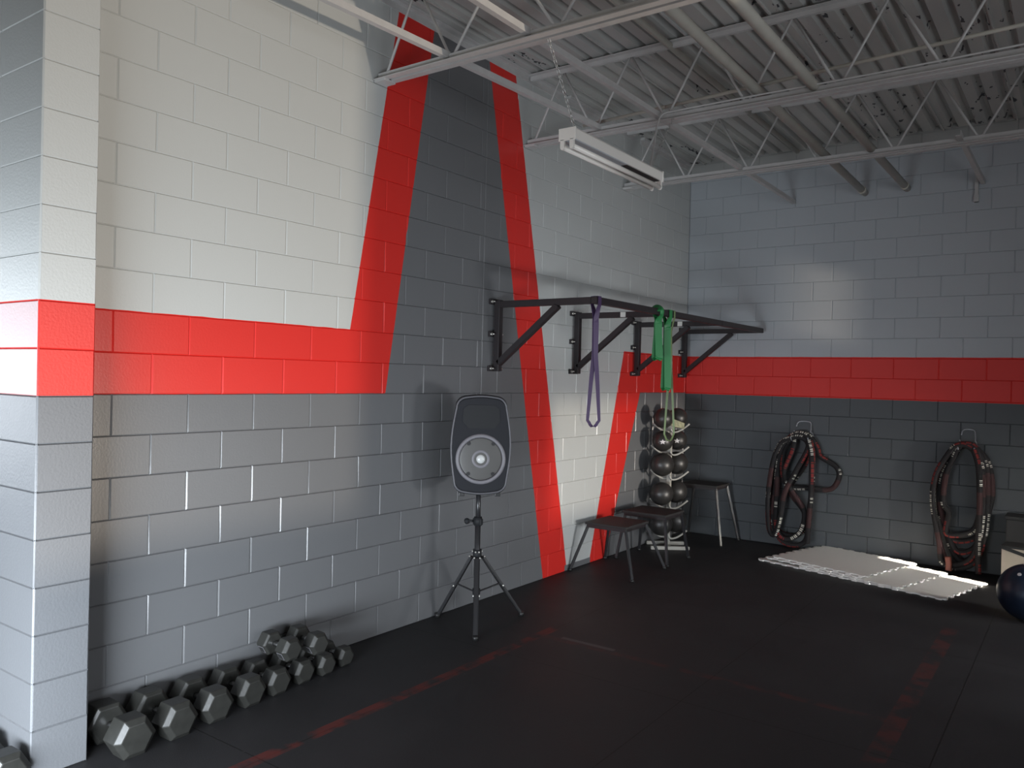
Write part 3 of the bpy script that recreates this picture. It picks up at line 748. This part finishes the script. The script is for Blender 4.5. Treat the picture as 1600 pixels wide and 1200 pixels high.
# small khaki cloth draped on the top tier
bm = bmesh.new(); kc = RC+Nn*.085+Vector((0, 0, 1.30))
g = []
for i in range(7):
    row = []
    for j in range(5):
        a = (i/6-.35)*.19; b = (.5-j/4)*.085*(1-.55*i/6*(j > 2))+.02-a*.35
        row.append(bm.verts.new(kc+D*a+Vector((0, 0, b))+Nn*(.012*math.sin(i*1.7+j)+.03)))
    g.append(row)
for i in range(6):
    for j in range(4): bm.faces.new((g[i][j], g[i+1][j], g[i+1][j+1], g[i][j+1]))
o = obj('cloth_scrap', bm, 'khaki'); o.modifiers.new('thick', 'SOLIDIFY').thickness = .006
tag(o, 'small khaki scrap of cloth lying against the top medicine balls at the rack post', 'cloth')

# ------------------------------------------------------------------ foam mats
def jigsaw(L, n, amp=.022):
    """outline of an interlocking 1 m foam tile"""
    pts = []
    for side in range(4):
        for k in range(n):
            t0 = k/n; st_ = L/n; out_ = (k % 2 == 0)
            a = amp if out_ else 0
            for (u, v) in ((.12, a*0), (.04, a*.55), (.22, a), (.78, a), (.96, a*.55), (.88, 0)) if out_ else ((.0, 0), (.5, 0)):
                x_ = -L/2+(k+u)*st_; y_ = -L/2-v
                c_, s_ = math.cos(side*PI/2), math.sin(side*PI/2); pts.append((x_*c_-y_*s_, x_*s_+y_*c_))
    return pts
def foam(cx, cy, z, rz, label, L=.93, h=.02, n=15):
    bm = bmesh.new(); prism(bm, jigsaw(L, n), 0, h, 'xy'); bmesh.ops.triangulate(bm, faces=[f for f in bm.faces if len(f.verts) > 4])
    o = obj('foam_mat', bm, 'foam', loc=(cx, cy, z)); o.rotation_euler = (0, 0, rz)
    tag(o, label, 'foam mat', 'light grey interlocking foam mats by the back wall'); return o
a0 = math.radians(-14.5)
foam(1.79, 6.215, .001, a0, 'lowest light grey foam mat of the left stack, its left corner sticking out', h=.013)
foam(2.575, 5.985, .001, a0, 'right-hand light grey foam mat, crossed by the strip of sunlight', L=.90, h=.013)
foam(2.22, 6.105, .0145, a0-.01, 'light grey foam mat bridging the left stack and the right-hand mat', h=.013)
foam(1.87, 6.22, .028, a0-.01, 'second foam mat from the top of the left stack', h=.013)
foam(1.935, 6.232, .0415, a0-.03, 'topmost light grey foam mat of the left stack', h=.013)

# ------------------------------------------------------------------ battle ropes on wall hooks
def hook(x, z, w_, label):
    bm = bmesh.new()
    pts = [(x-w_*.5, YB-.085, z-.12), (x-w_*.5, YB-.10, z-.10), (x-w_*.45, YB-.05, z-.05), (x-w_*.32, YB-.02, z), (x+w_*.32, YB-.02, z), (x+w_*.45, YB-.05, z-.05), (x+w_*.5, YB-.10, z-.10), (x+w_*.5, YB-.085, z-.125), (x+w_*.5, YB-.16, z-.16), (x+w_*.5, YB-.19, z-.12)]
    tube(bm, smooth_path(pts[2:7], 5), .006, 8)
    for s in (-1, 1): tube(bm, smooth_path([(x+s*w_*.5, YB-.10, z-.10), (x+s*w_*.52, YB-.02, z-.13), (x+s*w_*.52, YB-.02, z-.19), (x+s*w_*.52, YB-.15, z-.20), (x+s*w_*.52, YB-.21, z-.16)], 5), .007, 8)
    return tag(obj('wall_hook', bm, 'hook', smooth=False), label, 'hook')
hook(1.375, 1.352, .17, 'bent metal wall hook holding the left battle rope')
hook(2.91, 1.352, .13, 'bent metal wall hook holding the right battle rope')
def rope(loops, tails, mat, label, r=.021):
    t = None; bm = bmesh.new()
    for L in loops: tube(bm, smooth_path(L, 7, True), r, 10, closed=True, uvlen=True)
    for T in tails: tube(bm, smooth_path(T, 7), r, 10, uvlen=True)
    o = obj('battle_rope', bm, mat); tag(o, label, 'battle rope'); return o
def P(u, z, d=0): return (u, YB-.05-d, z)
ZH = 1.195
loops = [
 [P(1.32, ZH, .05), P(1.44, ZH+.02, .05), P(1.53, ZH-.1, .04), P(1.56, 1.00, .02), P(1.72, .90, .01), P(1.745, .78, .01), P(1.66, .66, .02), P(1.45, .66, .06), P(1.26, .66, .08), P(1.19, .80, .08), P(1.20, 1.05, .06)],
 [P(1.28, ZH+.01, .09), P(1.42, ZH+.025, .09), P(1.49, 1.08, .09), P(1.50, .70, .09), P(1.47, .35, .08), P(1.45, .12, .08), P(1.35, .045, .10), P(1.20, .08, .10), P(1.10, .28, .08), P(1.12, .65, .08), P(1.16, 1.02, .08)],
 [P(1.25, ZH-.02, .03), P(1.36, ZH, .03), P(1.44, 1.12, .02), P(1.40, .90, .01), P(1.25, .62, .0), P(1.40, .40, .01), P(1.42, .22, .02), P(1.28, .13, .05), P(1.12, .20, .03), P(1.06, .48, .01), P(1.06, .80, .01), P(1.14, 1.06, .01)],
 [P(1.24, ZH-.03, .12), P(1.38, ZH, .12), P(1.46, 1.10, .12), P(1.36, .86, .15), P(1.24, .60, .15), P(1.20, .35, .15), P(1.14, .14, .13), P(1.07, .20, .12), P(1.05, .55, .11), P(1.09, .90, .11), P(1.16, 1.10, .11)],
 [P(1.22, ZH-.05, .07), P(1.30, ZH-.01, .07), P(1.30, 1.05, .13), P(1.22, .8, .12), P(1.32, .60, .12), P(1.43, .42, .10), P(1.40, .20, .12), P(1.25, .10, .12), P(1.15, .22, .12), P(1.14, .6, .10), P(1.14, .95, .07)],
]
tails = [[P(1.46, 1.17, .13), P(1.50, 1.0, .14), P(1.505, .6, .14), P(1.49, .3, .14), P(1.485, .09, .15)]]
rope(loops, tails, 'ropeA', 'coiled black battle rope with red and white printing on the left wall hook', .0265)
loops = []
rr_ = random.Random(3)
for k, (w1, zb, dd, off) in enumerate([(.155, .11, .02, 0), (.175, .20, .06, .01), (.20, .05, .10, -.01), (.215, .30, .04, .005), (.185, .08, .13, -.03), (.145, .36, .12, .01)]):
    cx = 2.90+off; top = ZH+.01*(k % 3)-.005
    loops.append([P(cx-.05, top, dd), P(cx+.06, top, dd), P(cx+w1*.8, top-.12, dd), P(cx+w1, .85, dd), P(cx+w1*.95, zb+.35, dd), P(cx+w1*.5, zb+.06, dd), P(cx-.04-.02*k, zb, dd+.02), P(cx-w1*.9, zb+.2, dd), P(cx-w1*1.25, .65, dd), P(cx-w1*1.15, .9, dd), P(cx-w1*.75, top-.13, dd)])
tails = [[P(2.97, 1.18, .15), P(3.02, 1.0, .16), P(3.035, .6, .16), P(3.03, .3, .16), P(3.04, .03, .17)]]
rope(loops, tails, 'ropeB', 'coiled battle rope with red and white lettering on the right wall hook', .0255)
bm = bmesh.new(); tube(bm, smooth_path([P(2.79, .16, .20), P(2.80, .09, .21), P(2.80, .03, .22)], 4), .028, 12)
tag(obj('rope_end', bm, new_mat('rust_red_sleeve', (.16, .045, .03), .5)), 'short rust-red rope end touching the floor under the right battle rope', 'rope')

# ------------------------------------------------------------------ right edge: box, crate, gym ball
t = thing('storage_box', 'black box standing against the back wall at the right edge of the photo', 'box', (3.62, 6.60, 0))
bm = bmesh.new(); box(bm, -.37, .4, -.06, .18, 0, .57, .01); obj('body', bm, 'boxblack', t)
bm = bmesh.new(); box(bm, -.38, .41, -.07, .185, .57, .60, .006); obj('lid', bm, 'boxblack', t)
t = thing('wooden_crate', 'pale open crate with dark trim catching the sun behind the blue gym ball', 'crate', (3.52, 6.355, 0), -.08)
bm = bmesh.new(); box(bm, -.27, .3, -.12, .12, .01, .36, .004); obj('body', bm, 'wood', t)
bm = bmesh.new(); box(bm, -.275, .305, -.125, .125, .355, .375, .003); bar(bm, (-.27, -.122, .36), (.3, -.122, .20), .006, .03); obj('trim_and_shadow', bm, 'boxblack', t)['label'] = 'black edging and a slanted shadow stripe built as a bar'  # the slanted bar is a shadow line modelled as a dark strip
bm = bmesh.new(); ball(bm, (0, 0, 0), .215, 48, 28)
t = tag(obj('gym_ball', bm, 'navy', smooth=True, loc=(3.505, 5.20, .215)), 'dark blue gym ball on the floor at the right edge', 'ball')
bm = bmesh.new(); toc = (Vector((3.84, -2.03, 1.75))-Vector((3.505, 5.2, .215))).normalized(); s, u = frame_of(toc); q = (toc*.75+u*.58+s*.30).normalized()
cyl(bm, q*.212, q*.2165, .014, 14); obj('valve_plug', bm, 'logo', t)['label'] = 'white plug'
